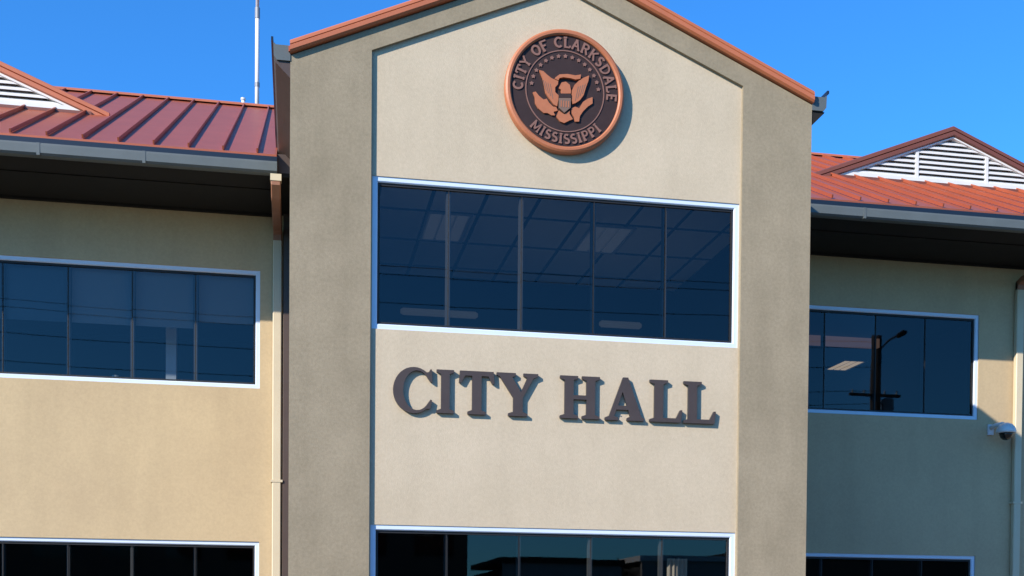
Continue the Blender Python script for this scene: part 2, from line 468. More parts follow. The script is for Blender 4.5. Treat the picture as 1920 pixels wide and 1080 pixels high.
tw_m = [1.83, 2.704, 3.587, 4.483]
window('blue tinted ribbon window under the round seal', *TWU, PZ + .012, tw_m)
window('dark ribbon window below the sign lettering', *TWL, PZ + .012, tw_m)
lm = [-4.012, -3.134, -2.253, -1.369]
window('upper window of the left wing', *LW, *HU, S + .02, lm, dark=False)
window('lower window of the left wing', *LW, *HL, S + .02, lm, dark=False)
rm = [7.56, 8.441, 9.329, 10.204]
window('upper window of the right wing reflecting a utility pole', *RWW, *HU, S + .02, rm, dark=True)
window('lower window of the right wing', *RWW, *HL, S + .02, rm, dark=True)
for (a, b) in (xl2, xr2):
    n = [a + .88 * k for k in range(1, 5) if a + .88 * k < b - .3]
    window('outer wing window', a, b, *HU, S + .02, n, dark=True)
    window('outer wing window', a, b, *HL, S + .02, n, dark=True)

# wing roofs (front and back slope around a long ridge) with standing seams
for side, (a, b) in (('l', (LX0 - .5, -.19)), ('r', (W + .19, RX1 + .5))):
    bm = bmesh.new()
    inner = 0 if side == 'l' else W
    # roof closes to the tower walls behind the tower gutters and spans behind the tower
    A, B = a, b
    yb = 2 * RIDGE_Y - G
    f = [(A, G + .02, EZ), (B, G + .02, EZ), (B, RIDGE_Y, RIDGE_Z), (A, RIDGE_Y, RIDGE_Z)]
    k = [(A, yb, EZ), (B, yb, EZ)]
    v = [bm.verts.new(p) for p in f] + [bm.verts.new(p) for p in k]
    u = [bm.verts.new((p[0], p[1], p[2] - .035)) for p in f] + [bm.verts.new((p[0], p[1], p[2] - .035)) for p in k]
    for q in ((0, 1, 2, 3), (3, 2, 5, 4)):
        bm.faces.new([v[i] for i in q]); bm.faces.new([u[i] for i in reversed(q)])
    for i, j in ((0, 1), (1, 2), (2, 5), (5, 4), (4, 3), (3, 0)): bm.faces.new((v[i], v[j], u[j], u[i]))
    wr = obj('wing_roof', bm, M['roof'], hall)
    nup = Vector((0, -WS, 1)).normalized()
    bm = bmesh.new()
    ss = []
    x = -.443 if side == 'l' else 6.84
    while A + .05 < x < B - .03:
        if side == 'l' or x > W + .05:
            obox(bm, (x, G + .03, roofz(G + .03)), (x, RIDGE_Y - .05, roofz(RIDGE_Y - .05)), .020, .050, nup)
        x += -.440 if side == 'l' else .440
    obj('seams', bm, M['roof'], wr)
    bm = bmesh.new()
    sweep(bm, [(RIDGE_Y - .16, RIDGE_Z - .05), (RIDGE_Y, RIDGE_Z + .03), (RIDGE_Y + .16, RIDGE_Z - .05), (RIDGE_Y + .16, RIDGE_Z + .0), (RIDGE_Y, RIDGE_Z + .06), (RIDGE_Y - .16, RIDGE_Z - .02)], A, B, lambda p, x: (x, p[0], p[1]))
    obj('ridge_cap', bm, M['trim'], wr)
    # gutter
    ga, gb = (a, -.185) if side == 'l' else (W + .0, b)
    bm = bmesh.new()
    # K-style profile (y, z)
    sweep(bm, [(G + .14, 7.475), (G + .03, 7.475), (G + .002, 7.50), (G, 7.60), (G + .004, 7.625), (G + .14, 7.625)], ga, gb, lambda p, x: (x, p[0], p[1]))
    gt = obj('gutter', bm, M['gutter'], hall)
    bm = bmesh.new()
    sweep(bm, [(G + .012, 7.627), (G + .012, 7.69), (G + .03, 7.70), (G + .13, 7.70), (G + .13, 7.627)], ga, gb, lambda p, x: (x, p[0], p[1]))
    obj('gutter_lip', bm, M['gutter_lip'], gt)
    bm = bmesh.new()
    joints = [-4.18 + 1.0, -1.88] if side == 'l' else [8.22, 12.9]
    for jx in joints:
        bm = bmesh.new(); box(bm, jx - .02, jx + .02, G - .004, G + .10, 7.470, 7.626); obj('joint_strap', bm, M['gutter'], gt)
    # soffit, boxed, with shallow drip line
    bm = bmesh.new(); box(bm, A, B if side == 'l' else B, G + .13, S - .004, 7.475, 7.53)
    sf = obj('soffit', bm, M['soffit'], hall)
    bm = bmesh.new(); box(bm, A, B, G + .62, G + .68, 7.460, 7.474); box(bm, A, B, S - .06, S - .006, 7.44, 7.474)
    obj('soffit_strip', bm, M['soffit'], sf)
for xa_, xb_ in ((-.183, -.002), (W + .002, W + .183)):
    bm = bmesh.new(); box(bm, xa_, xb_, G + .15, S - .002, 7.532, 7.78); obj('corner_flashing', bm, M['spout_brown'], hall)
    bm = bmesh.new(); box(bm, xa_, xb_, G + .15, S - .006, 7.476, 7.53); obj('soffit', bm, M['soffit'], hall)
# main roof between the wings, behind the centre bay
bm = bmesh.new()
yb = 2 * RIDGE_Y - G
v = [bm.verts.new(p) for p in ((0, 5.0, roofz(5.0)), (W, 5.0, roofz(5.0)), (W, RIDGE_Y, RIDGE_Z), (0, RIDGE_Y, RIDGE_Z), (W, yb, EZ), (0, yb, EZ))]
bm.faces.new(v[:4]); bm.faces.new((v[3], v[2], v[4], v[5])); obj('main_roof', bm, M['roof'], hall)

# louvred gables on the wing roofs
def roof_gable(xc, half, mirror, tip_l, tip_r):
    yf = 5.20; zb = 9.215; sl = .871 / half
    za = zb + sl * half + .0
    # dormer roof
    bm = bmesh.new()
    yback = G + (za + .12 - EZ) / WS + .25
    for sgn in (-1, 1):
        a = [(xc, yf - .03, za + .13), (xc + sgn * (half + .2), yf - .03, zb + .13 - sl * .2), (xc + sgn * (half + .2), yback, zb + .13 - sl * .2), (xc, yback, za + .13)]
        va = [bm.verts.new(p) for p in a]; vb = [bm.verts.new((p[0], p[1], p[2] - .05)) for p in a]
        bm.faces.new(va); bm.faces.new(vb[::-1])
        for i in range(4): bm.faces.new((va[i], va[(i + 1) % 4], vb[(i + 1) % 4], vb[i]))
    g = obj('roof_gable', bm, M['roof'], hall)
    base = lambda x: zb + sl * (half - abs(x - xc)) - .055
    pf = [(.03, .03), (-.05, .03), (-.085, .045), (-.085, .11), (-.06, .12), (-.085, .13), (-.08, .19), (-.04, .21), (.03, .21)]
    for x0, x1 in ((xc - half - tip_l, xc), (xc, xc + half + tip_r)):
        rake(g, x0, x1, base, pf, M['trim_dark'] if not mirror else M['trim'], y=yf)
    # dark flashing along the base
    bm = bmesh.new(); box(bm, xc - half - .05, xc + half + .05, yf - .12, yf + .02, zb - .12, zb - .004); obj('base_flashing', bm, M['trim_dark'], g)
    # louvre panel: white triangular frame, slats, two uprights
    fwid = .085
    tri = [(xc - half + .02, zb), (xc + half - .02, zb), (xc, za - .035)]
    h2 = half - .05 - fwid / sl * 1.35 - .02
    zi = zb + fwid - .0
    tin = [(xc - h2, zi), (xc + h2, zi), (xc, zi + h2 * sl)]
    bm = bmesh.new(); prism_xz(bm, tri, yf - .05, yf + .06, [tin]); lp = obj('louvre_frame', bm, M['white'], g)
    bm = bmesh.new(); prism_xz(bm, [(tri[0][0], tri[0][1]), (tri[1][0], tri[1][1]), tri[2]], yf + .09, yf + .12); obj('louvre_backing', bm, M['dark'], lp)
    n = int((h2 * sl) / .087)
    for k in range(n):
        z = zi + .0 + .087 * k
        hw = (zi + h2 * sl - z) / sl - .02
        if hw < .1: continue
        bm = bmesh.new()
        sweep(bm, [(yf - .030, z + .0), (yf + .055, z + .074), (yf + .055, z + .094), (yf - .026, z + .036), (yf - .030, z + .032)], xc - hw, xc + hw, lambda p, x: (x, p[0], p[1]))
        obj('slat', bm, M['white'], lp)
    for dx in (-.665, .665):
        bm = bmesh.new(); box(bm, xc + dx - .028, xc + dx + .028, yf - .036, yf + .058, zi, zi + (h2 - abs(dx)) * sl)
        obj('upright', bm, M['white'], lp)
roof_gable(11.32, 2.24, False, .56, .56)
roof_gable(-5.19, 2.15, True, .30, .30)

# downspouts
def downspout(xc, elbow=True, label=None):
    bm = bmesh.new()
    rect_tube(bm, [(xc, S - .07, 7.20), (xc, S - .07, 6.0), (xc, S - .07, 3.2), (xc, S - .07, .25)], .128, .09)
    d = obj('downspout', bm, M['spout_tan'], hall)
    if label: d['label'] = label
    bm = bmesh.new()
    rect_tube(bm, [(xc, G + .08, 7.44), (xc, G + .085, 7.36), (xc, G + .20, 7.26), (xc, S - .20, 7.23), (xc, S - .09, 7.19), (xc, S - .07, 7.08)], .128, .09)
    e = obj('elbow', bm, M['elbow'], d)
    bm = bmesh.new(); box(bm, xc - .072, xc + .072, G + .03, G + .14, 7.385, 7.474); obj('outlet', bm, M['spout_tan'], d)
    for z in (3.56,):
        bm = bmesh.new(); box(bm, xc - .085, xc + .085, S - .122, S - .002, z, z + .035); obj('strap', bm, M['spout_tan'], d)
downspout(-.20)
downspout(11.815)
# dark brown corner downspout between the left wing and the centre bay
bm = bmesh.new(); rect_tube(bm, [(-.068, S - .06, 7.6), (-.068, S - .06, .2)], .10, .08)
db = obj('downspout', bm, M['spout_brown'], hall); db['label'] = 'dark brown corner downspout beside the centre bay'
bm = bmesh.new(); box(bm, -.017, -.002, 3.0, S - .01, .0, 7.70); obj('corner_flashing', bm, M['spout_brown'], hall)

# ------------------------------------------------------------------ rooms behind the glass
def room(x0, x1, y0, y1, z0, z1, wall, ceil):
    bm = bmesh.new()
    box(bm, x0, x1, y1, y1 + .05, z0, z1)
    box(bm, x0 - .05, x0, y0, y1 + .05, z0, z1); box(bm, x1, x1 + .05, y0, y1 + .05, z0, z1)
    obj('room_wall', bm, wall, hall)
    bm = bmesh.new(); box(bm, x0 - .05, x1 + .05, y0, y1 + .05, z1 + .002, z1 + .05)
    o = obj('room_ceiling', bm, ceil, hall)
    bm = bmesh.new(); box(bm, x0 - .05, x1 + .05, y0, y1 + .05, z0 - .05, z0 - .002); obj('room_floor', bm, M['carpet'], hall)
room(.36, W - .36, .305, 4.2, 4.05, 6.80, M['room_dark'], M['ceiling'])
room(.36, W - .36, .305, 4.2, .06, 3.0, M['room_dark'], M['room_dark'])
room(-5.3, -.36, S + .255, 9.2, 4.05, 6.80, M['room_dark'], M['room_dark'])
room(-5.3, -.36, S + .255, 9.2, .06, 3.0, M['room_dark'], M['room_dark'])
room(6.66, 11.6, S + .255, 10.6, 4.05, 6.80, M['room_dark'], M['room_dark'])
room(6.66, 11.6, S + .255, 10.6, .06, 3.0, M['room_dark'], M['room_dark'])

# troffers in the centre bay ceiling
def troffer(x0, x1, y0, y1, z, m_, label, grp, tubes=0):
    t = empty('ceiling_light', ((x0 + x1) / 2, (y0 + y1) / 2, z))
    tag(t, label, 'ceiling light', grp)
    bm = bmesh.new()
    box(bm, x0, x1, y0, y0 + .03, z - .02, z); box(bm, x0, x1, y1 - .03, y1, z - .02, z)
    box(bm, x0, x0 + .03, y0 + .03, y1 - .03, z - .02, z); box(bm, x1 - .03, x1, y0 + .03, y1 - .03, z - .02, z)
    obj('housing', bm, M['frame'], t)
    n = tubes or 3
    w = (x1 - x0 - .08) / n
    for k in range(n):
        bm = bmesh.new(); box(bm, x0 + .04 + w * k + .018, x0 + .04 + w * (k + 1) - .018, y0 + .05, y1 - .05, z - .016, z - .006)
        obj('diffuser', bm, m_, t)
troffer(1.72, 2.32, 1.40, 2.50, 6.80, M['lamp_dim'], 'lit ceiling troffer seen through the second pane of the window under the seal', 'ceiling lights of the centre room')
troffer(3.90, 4.52, 1.45, 2.55, 6.80, M['lamp_dim'], 'lit ceiling troffer seen through the fourth pane of the window under the seal', 'ceiling lights of the centre room')
troffer(10.80, 11.30, 8.1, 9.0, 6.80, M['lamp_warm'], 'warm lit striped ceiling light seen through the upper right-wing window', None, tubes=3)
# long fluorescent covers on the back wall of the centre room
def wall_lamp(x0, x1, z, label):
    t = empty('wall_light', ((x0 + x1) / 2, 4.195, z)); tag(t, label, 'wall light', 'long wall lights of the centre room')
    bm = bmesh.new(); tube(bm, [(x0, 4.12, z), (x0 + .04, 4.12, z), (x1 - .04, 4.12, z), (x1, 4.12, z)], [.03, .055, .055, .03], 12); obj('diffuser', bm, M['lamp_tube'], t, smooth=True)
    bm = bmesh.new(); box(bm, x0 + .1, x1 - .1, 4.165, 4.198, z - .04, z + .04); obj('back_plate', bm, M['grey_metal'], t)
wall_lamp(1.62, 2.80, 6.22, 'long pale wall light low in the first two panes under the seal')
wall_lamp(4.72, 5.40, 6.20, 'shorter pale wall light low in the fourth pane under the seal')
# bulkhead strip in the right wing room, warm glow put into its surface
bm = bmesh.new(); box(bm, 9.2, 10.6, 6.3, 6.42, 6.62, 6.78)
t = obj('bulkhead_beam', bm, emit_mat('glowing_bulkhead', (.75, .45, .36), .10), hall)

# interior of the left wing: half drawn blinds, a pale column, sill clutter
for k, (a, b) in enumerate(((-4.86, -4.05), (-3.99, -3.17), (-3.10, -2.29), (-2.22, -1.41), (-1.33, -.55))):
    bm = bmesh.new(); box(bm, a, b, S + .17, S + .176, 5.80 if k < 4 else 5.9, 6.60)
    bl = obj('roller_blind', bm, M['blind'], hall)
bm = bmesh.new(); box(bm, -1.86, -1.71, S + .75, S + .90, 4.05, 6.8); obj('column', bm, mat('blue_grey_column', (.85, .90, .98), .7), hall)
bm = bmesh.new(); box(bm, -2.7, -1.3, S + .35, S + .75, 4.95, 4.99)
for lx in (-2.65, -1.39): box(bm, lx, lx + .04, S + .37, S + .41, 4.05, 4.949)
t = obj('desk', bm, M['grey_metal']); tag(t, 'pale desk edge along the sill of the upper left-wing window', 'desk')
t = empty('cup', (-2.55, S + .5, 4.992)); tag(t, 'small pale cup standing on the desk in the upper left-wing window', 'cup')
bm = bmesh.new(); tube(bm, [(-2.55, S + .5, 4.992), (-2.55, S + .5, 5.13)], [.04, .05], 16); obj('body', bm, M['white'], t, smooth=False)
bm = bmesh.new(); tube(bm, [(-2.505 , S + .5, 5.10), (-2.465, S + .5, 5.09), (-2.46, S + .5, 5.05), (-2.508, S + .5, 5.02)], .008, 8); obj('handle', bm, M['white'], t)

# ------------------------------------------------------------------ round seal
SX, SZ, SY = 3.186, 7.82, PZ
seal = empty('city_seal', (SX, SY, SZ))
tag(seal, 'round copper and dark plum seal with an eagle and curved lettering mounted on the gable', 'seal')
def disc(bm, r, y0, y1, n=96, r2=None):
    o = [(SX + r * math.cos(2 * math.pi * k / n), SZ + r * math.sin(2 * math.pi * k / n)) for k in range(n)]
    h = [[(SX + r2 * math.cos(2 * math.pi * k / n), SZ + r2 * math.sin(2 * math.pi * k / n)) for k in range(n)]] if r2 else []
    prism_xz(bm, o, y0, y1, h)
SF = SY - .075
bm = bmesh.new(); disc(bm, .660, SF, SY - .015); obj('field', bm, M['seal_field'], seal)
bm = bmesh.new()
n = 96
pr = [(.648, SF + .02), (.652, SF - .018), (.668, SF - .032), (.695, SF - .032), (.716, SF - .018), (.722, SF + .01), (.722, SY - .012), (.648, SY - .012)]
rings = []
for k in range(n):
    a = 2 * math.pi * k / n
    rings.append([bm.verts.new((SX + r * math.cos(a), y, SZ + r * math.sin(a))) for r, y in pr])
for k in range(n):
    A, B = rings[k], rings[(k + 1) % n]
    for i in range(len(pr)): bm.faces.new((A[i], A[(i + 1) % len(pr)], B[(i + 1) % len(pr)], B[i]))
obj('rim', bm, M['copper'], seal)
bm = bmesh.new(); disc(bm, .478, SF - .008, SF + .003, r2=.466); obj('inner_ring', bm, M['copper_pale'], seal)

# block capitals as strokes in a unit box
def arc(cx, cy, rx, ry, a0, a1, n=9):
    return [(cx + rx * math.cos(math.radians(a0 + (a1 - a0) * k / n)), cy + ry * math.sin(math.radians(a0 + (a1 - a0) * k / n))) for k in range(n + 1)]
SER = .14
GL = {
 'C': [.78, [arc(.42, .5, .33, .42, 45, 315, 14)]],
 'I': [.40, [[(.2, 0), (.2, 1)], [(.05, .05), (.35, .05)], [(.05, .95), (.35, .95)]]],
 'T': [.74, [[(.37, 0), (.37, 1)], [(.02, .93), (.72, .93)], [(.22, .05), (.52, .05)], [(.06, .93), (.04, .72)], [(.68, .93), (.70, .72)]]],
 'Y': [.78, [[(.39, 0), (.39, .48)], [(.39, .45), (.08, .95)], [(.39, .45), (.70, .95)], [(.24, .05), (.54, .05)]]],
 'O': [.84, [arc(.42, .5, .33, .42, 0, 360, 18)]],
 'F': [.66, [[(.15, 0), (.15, 1)], [(.15, .93), (.64, .93)], [(.15, .5), (.5, .5)], [(.02, .05), (.3, .05)]]],
 'L': [.66, [[(.15, 0), (.15, 1)], [(.15, .07), (.62, .07)], [(.62, .07), (.64, .26)], [(.02, .95), (.3, .95)]]],
 'A': [.82, [[(.06, .03), (.41, .98)], [(.76, .03), (.41, .98)], [(.2, .35), (.62, .35)], [(.0, .05), (.2, .05)], [(.62, .05), (.84, .05)]]],
 'R': [.78, [[(.15, 0), (.15, 1)], [(.15, .93)] + arc(.42, .72, .2, .21, 90, -90, 8) + [(.15, .51)], [(.4, .5), (.74, .04)], [(.02, .05), (.3, .05)]]],
 'K': [.80, [[(.15, 0), (.15, 1)], [(.15, .42), (.66, .95)], [(.34, .56), (.74, .04)], [(.02, .05), (.3, .05)]]],
 'S': [.62, [arc(.31, .72, .22, .2, 40, 270, 9) + arc(.31, .28, .23, .22, 90, -140, 9)]],
 'D': [.84, [[(.15, 0), (.15, 1)], [(.15, .93)] + arc(.38, .5, .36, .43, 90, -90, 10) + [(.15, .07)]]],
 'E': [.68, [[(.15, 0), (.15, 1)], [(.15, .93), (.62, .93)], [(.15, .5), (.5, .5)], [(.15, .07), (.64, .07)]]],
 'M': [.98, [[(.12, 0), (.12, 1)], [(.86, 0), (.86, 1)], [(.12, .96), (.49, .15)], [(.86, .96), (.49, .15)], [(.02, .05), (.24, .05)], [(.74, .05), (.97, .05)]]],
 'P': [.72, [[(.15, 0), (.15, 1)], [(.15, .93)] + arc(.42, .7, .22, .23, 90, -90, 8) + [(.15, .47)], [(.02, .05), (.3, .05)]]],
 ' ': [.46, []],
}
def stroke(bm, pts, w, f, y0, y1):
    """ribbon of width w along pts (unit space) mapped by f to XZ, extruded y0..y1"""
    n = len(pts)
    L_, R_ = [], []
    closed = (abs(pts[0][0] - pts[-1][0]) + abs(pts[0][1] - pts[-1][1])) < 1e-6
    for i in range(n):
        p0 = pts[i - 1] if i else (pts[-2] if closed else pts[0]); p1 = pts[i + 1] if i < n - 1 else (pts[1] if closed else pts[-1])
        dx, dy = p1[0] - p0[0], p1[1] - p0[1]; l = math.hypot(dx, dy) or 1
        nx, ny = -dy / l * w / 2, dx / l * w / 2
        L_.append(f(pts[i][0] + nx, pts[i][1] + ny)); R_.append(f(pts[i][0] - nx, pts[i][1] - ny))
    for i in range(n - 1):
        q = [L_[i], L_[i + 1], R_[i + 1], R_[i]]
        a = [bm.verts.new((x, y0, z)) for x, z in q]; b = [bm.verts.new((x, y1, z)) for x, z in q]
        bm.faces.new(a); bm.faces.new(b[::-1])
        for s in ((0, 1), (2, 3)) + (((3, 0),) if i == 0 else ()) + (((1, 2),) if i == n - 2 else ()):
            bm.faces.new((a[s[0]], a[s[1]], b[s[1]], b[s[0]]))
def ring_text(text, r, h, a_start, a_end, inward_top):
    tw = sum(GL[c][0] for c in text) + .12 * (len(text) - 1)
    pos = 0
    for c in text:
        wd = GL[c][0]
        if c != ' ':
            bm = bmesh.new()
            tmid = (pos + wd / 2) / tw
            for si, st in enumerate(GL[c][1]):
                def f(u, v, pos=pos):
                    t = (pos + u) / tw
                    a = math.radians(a_start + (a_end - a_start) * t)
                    rr = r + h * v if inward_top else r + h * (1 - v)
                    return (SX + rr * math.cos(a), SZ + rr * math.sin(a))
                stroke(bm, st, .19 if si == 0 else .15, f, SF - .012 - .0008 * si, SF + .003)
            obj('letter', bm, M['copper_pale'], seal)
        pos += wd + .12
ring_text('CITY OF CLARKSDALE', .505, .125, 183, -7, True)
ring_text('MISSISSIPPI', .500, .115, 226, 317, False)
# row of small studs inside the upper ring
for k in range(15):
    a = math.radians(172 - k * (172 - 8) / 14)
    bm = bmesh.new()
    cx_, cz_ = SX + .408 * math.cos(a), SZ + .408 * math.sin(a)
    pts = []
    for j in range(10):
        rr = .027 if j % 2 == 0 else .016
        aa = math.pi / 2 + j * math.pi / 5
        pts.append((cx_ + rr * math.cos(aa), cz_ + rr * math.sin(aa)))
    prism_xz(bm, pts, SF - .010, SF + .003)
    obj('star', bm, M['copper_pale'], seal)
EAG = {
 'eagle_wing': [(-0.301, 0.22), (-0.253, 0.211), (-0.201, 0.17), (-0.153, 0.138), (-0.119, 0.127), (-0.072, 0.113), (-0.076, 0.076), (-0.109, 0.036), (-0.108, -0.02), (-0.067, -0.053), (-0.07, -0.108), (-0.083, -0.183), (-0.121, -0.168), (-0.179, -0.1), (-0.222, -0.039), (-0.237, 0.042), (-0.257, 0.123)],
 'banner': [(-0.11, 0.146), (-0.058, 0.188), (0.037, 0.201), (0.133, 0.194), (0.2, 0.21), (0.193, 0.16), (0.134, 0.146), (0.076, 0.156), (-0.01, 0.16), (-0.058, 0.146), (-0.072, 0.117), (-0.115, 0.132)],
 'eagle_head': [(-0.033, 0.098), (0.019, 0.112), (0.067, 0.079), (0.082, 0.016), (0.08, -0.021), (-0.032, -0.031), (-0.039, 0.014), (-0.066, 0.026), (-0.057, 0.05)],
 'eagle_wing.r': [(0.301, 0.212), (0.292, 0.146), (0.264, 0.07), (0.236, -0.025), (0.193, -0.085), (0.136, -0.127), (0.103, -0.139), (0.09, -0.076), (0.094, 0.017), (0.125, 0.085), (0.172, 0.135), (0.229, 0.177)],
 'shield': [(-0.065, -0.089), (0.08, -0.076), (0.077, -0.187), (0.003, -0.254), (-0.062, -0.202)],
 'eagle_tail': [(-0.062, -0.227), (0.004, -0.268), (0.075, -0.215), (0.066, -0.253), (0.109, -0.314), (0.062, -0.337), (0.005, -0.369), (-0.043, -0.355), (-0.091, -0.304)],
 'olive_branch': [(-0.374, -0.043), (-0.341, -0.031), (-0.303, -0.074), (-0.245, -0.115), (-0.208, -0.102), (-0.179, -0.146), (-0.131, -0.187), (-0.093, -0.189), (-0.073, -0.228), (-0.125, -0.247), (-0.106, -0.287), (-0.149, -0.29), (-0.197, -0.267), (-0.244, -0.271), (-0.311, -0.222), (-0.345, -0.169), (-0.35, -0.096)],
 'arrow_bundle': [(0.089, -0.191), (0.137, -0.164), (0.185, -0.178), (0.232, -0.1), (0.289, -0.058), (0.347, -0.034), (0.348, -0.108), (0.29, -0.15), (0.233, -0.211), (0.195, -0.27), (0.186, -0.335), (0.138, -0.339), (0.128, -0.294), (0.099, -0.25)],
}
lv = {'banner': .034, 'eagle_head': .030, 'shield': .036, 'eagle_tail': .022, 'olive_branch': .018, 'arrow_bundle': .018, 'eagle_wing': .026, 'eagle_wing.r': .026}
for k, pts in EAG.items():
    bm = bmesh.new(); prism_xz(bm, [(3.17 + x, 7.81 + z) for x, z in pts], SF - lv[k], SF + .003)
    e = obj(k.split('.')[0], bm, M['shield'] if k == 'shield' else M['copper'], seal)
    if k.startswith('eagle_wing'):      # feather grooves
        s = -1 if k == 'eagle_wing' else 1
        bm = bmesh.new()
        for q in range(4):
            x0 = 3.17 + s * (.135 + .028 * q); 
            obox(bm, (x0, SF - lv[k] - .0015, 7.81 - .10 + .03 * q), (x0 + s * .035, SF - lv[k] - .0015, 7.81 + .07 + .012 * q), .007, .004, (0, 1, 0))
        obj('feather_groove', bm, M['shield'], e)
bm = bmesh.new()
for q in range(4):
    x = 3.17 - .042 + .030 * q
    box(bm, x, x + .012, SF - .0385, SF - .035, 7.81 - .19, 7.81 - .115)
obj('shield_stripe', bm, M['copper'], [c for c in seal.children if c.name.startswith('shield')][0])
bm = bmesh.new(); prism_xz(bm, [(3.17 - .065, 7.81 - .086), (3.17 + .08, 7.81 - .073), (3.17 + .08, 7.81 - .03), (3.17 - .06, 7.81 - .035)], SF - .038, SF + .002); obj('shield_chief', bm, M['seal_field'], seal)

# ------------------------------------------------------------------ CITY HALL letters
def ell(cx, cy, rx, ry, a0, a1, n): return arc(cx, cy, rx, ry, a0, a1, n)
Cpts = ell(.50, .5, .50, .53, 52, 308, 26) + [(.87, .08), (.90, .10), (.94, .28), (.90, .30)] + ell(.575, .5, .335, .455, -48, -312, 24) + [(.90, .70), (.94, .70), (.93, .99), (.89, .99), (.86, .93)]
BIG = {
 'C': (.94, [Cpts]),
 'I': (.44, [[(0, 0), (.44, 0), (.44, .06), (.33, .10), (.33, .90), (.44, .94), (.44, 1), (0, 1), (0, .94), (.115, .90), (.115, .10), (0, .06)]]),
 'T': (.86, [[(.22, 0), (.64, 0), (.64, .06), (.54, .10), (.54, .89), (.70, .89), (.79, .72), (.84, .72), (.82, 1), (.04, 1), (.02, .72), (.07, .72), (.16, .89), (.325, .89), (.325, .10), (.22, .06)]]),
 'Y': (.96, [[(.27, 0), (.71, 0), (.71, .06), (.605, .10), (.605, .43), (.85, .89), (.96, .94), (.96, 1), (.62, 1), (.62, .94), (.71, .90), (.56, .56), (.36, .90), (.44, .94), (.44, 1), (0, 1), (0, .94), (.08, .90), (.385, .43), (.385, .10), (.27, .06)]]),
 'H': (.98, [[(0, 0), (.44, 0), (.44, .06), (.33, .10), (.33, .45), (.65, .45), (.65, .10), (.54, .06), (.54, 0), (.98, 0), (.98, .06), (.865, .10), (.865, .90), (.98, .94), (.98, 1), (.54, 1), (.54, .94), (.65, .90), (.65, .55), (.33, .55), (.33, .90), (.44, .94), (.44, 1), (0, 1), (0, .94), (.115, .90), (.115, .10), (0, .06)]]),
 'A': (.94, [[(0, 0), (.32, 0), (.32, .06), (.22, .10), (.27, .25), (.56, .25), (.61, .10), (.53, .06), (.53, 0), (.94, 0), (.94, .06), (.88, .10), (.55, 1.02), (.43, 1.02), (.10, .10), (0, .06)], [(.31, .35), (.53, .35), (.42, .68)]]),
 'L': (.80, [[(0, 0), (.76, 0), (.80, .30), (.75, .30), (.65, .10), (.33, .10), (.33, .90), (.44, .94), (.44, 1), (0, 1), (0, .94), (.115, .90), (.115, .10), (0, .06)]]),
}
sign = empty('city_hall_sign', (3.17, PZ, 3.985))
tag(sign, 'dark bronze CITY HALL lettering standing off the cream panel between the two central windows', 'sign')
for c, x0, x1 in (('C', 1.185, 1.64), ('I', 1.692, 1.895), ('T', 1.945, 2.385), ('Y', 2.402, 2.900), ('H', 3.168, 3.655), ('A', 3.722, 4.205), ('L', 4.278, 4.690), ('L', 4.705, 5.118)):
    wd, loops = BIG[c]
    sx = (x1 - x0) / wd; hz = .505
    loops = [[(x0 + p[0] * sx, 3.985 + p[1] * hz) for p in l] for l in loops]
    bm = bmesh.new(); prism_xz(bm, loops[0], PZ - .048, PZ - .008, loops[1:])
    for f in bm.faces:
        f.normal_update()
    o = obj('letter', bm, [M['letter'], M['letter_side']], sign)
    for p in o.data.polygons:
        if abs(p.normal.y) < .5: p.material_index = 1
    bm = bmesh.new()
    for (u, v) in ((.35, .12), (.35, .88)):
        tube(bm, [(x0 + (x1 - x0) * .42, PZ - .009, 3.985 + v * hz), (x0 + (x1 - x0) * .42, PZ - .001, 3.985 + v * hz)], .008, 8)
    obj('stud', bm, M['grey_metal'], o)

# ------------------------------------------------------------------ small things
t = empty('security_camera', (11.45, S, 4.72))
tag(t, 'white dome security camera on an arm beside the right downspout', 'camera')
cx_, cy_, cz_ = 11.46, S - .30, 4.70
bm = bmesh.new(); box(bm, 11.31, 11.41, S - .035, S - .001, 4.69, 4.86); obj('wall_plate', bm, M['cam_white'], t)
bm = bmesh.new(); tube(bm, [(11.36, S - .03, 4.80), (11.37, S - .15, 4.83), (11.42, S - .26, 4.835), (cx_, cy_, 4.80)], .035, 12); obj('arm', bm, M['cam_white'], t, smooth=True)
def lathe(bm, prof, c, n=28):
    rings = [[bm.verts.new((c[0] + r * math.cos(2 * math.pi * k / n), c[1] + r * math.sin(2 * math.pi * k / n), c[2] + z)) for k in range(n)] for r, z in prof]
    for a, b in zip(rings, rings[1:]):
        for k in range(n): bm.faces.new((a[k], a[(k + 1) % n], b[(k + 1) % n], b[k]))
    bm.faces.new(rings[0][::-1]); bm.faces.new(rings[-1])
bm = bmesh.new(); lathe(bm, [(.125, -.02), (.155, -.02), (.158, .01), (.14, .07), (.10, .12), (.05, .145), (.01, .15)], (cx_, cy_, cz_)); obj('housing', bm, M['cam_white'], t, smooth=True)
bm = bmesh.new(); lathe(bm, [(.01, -.135), (.05, -.125), (.085, -.095), (.105, -.05), (.112, -.019)], (cx_, cy_, cz_)); obj('lens_dome', bm, M['cam_dark'], t, smooth=True)

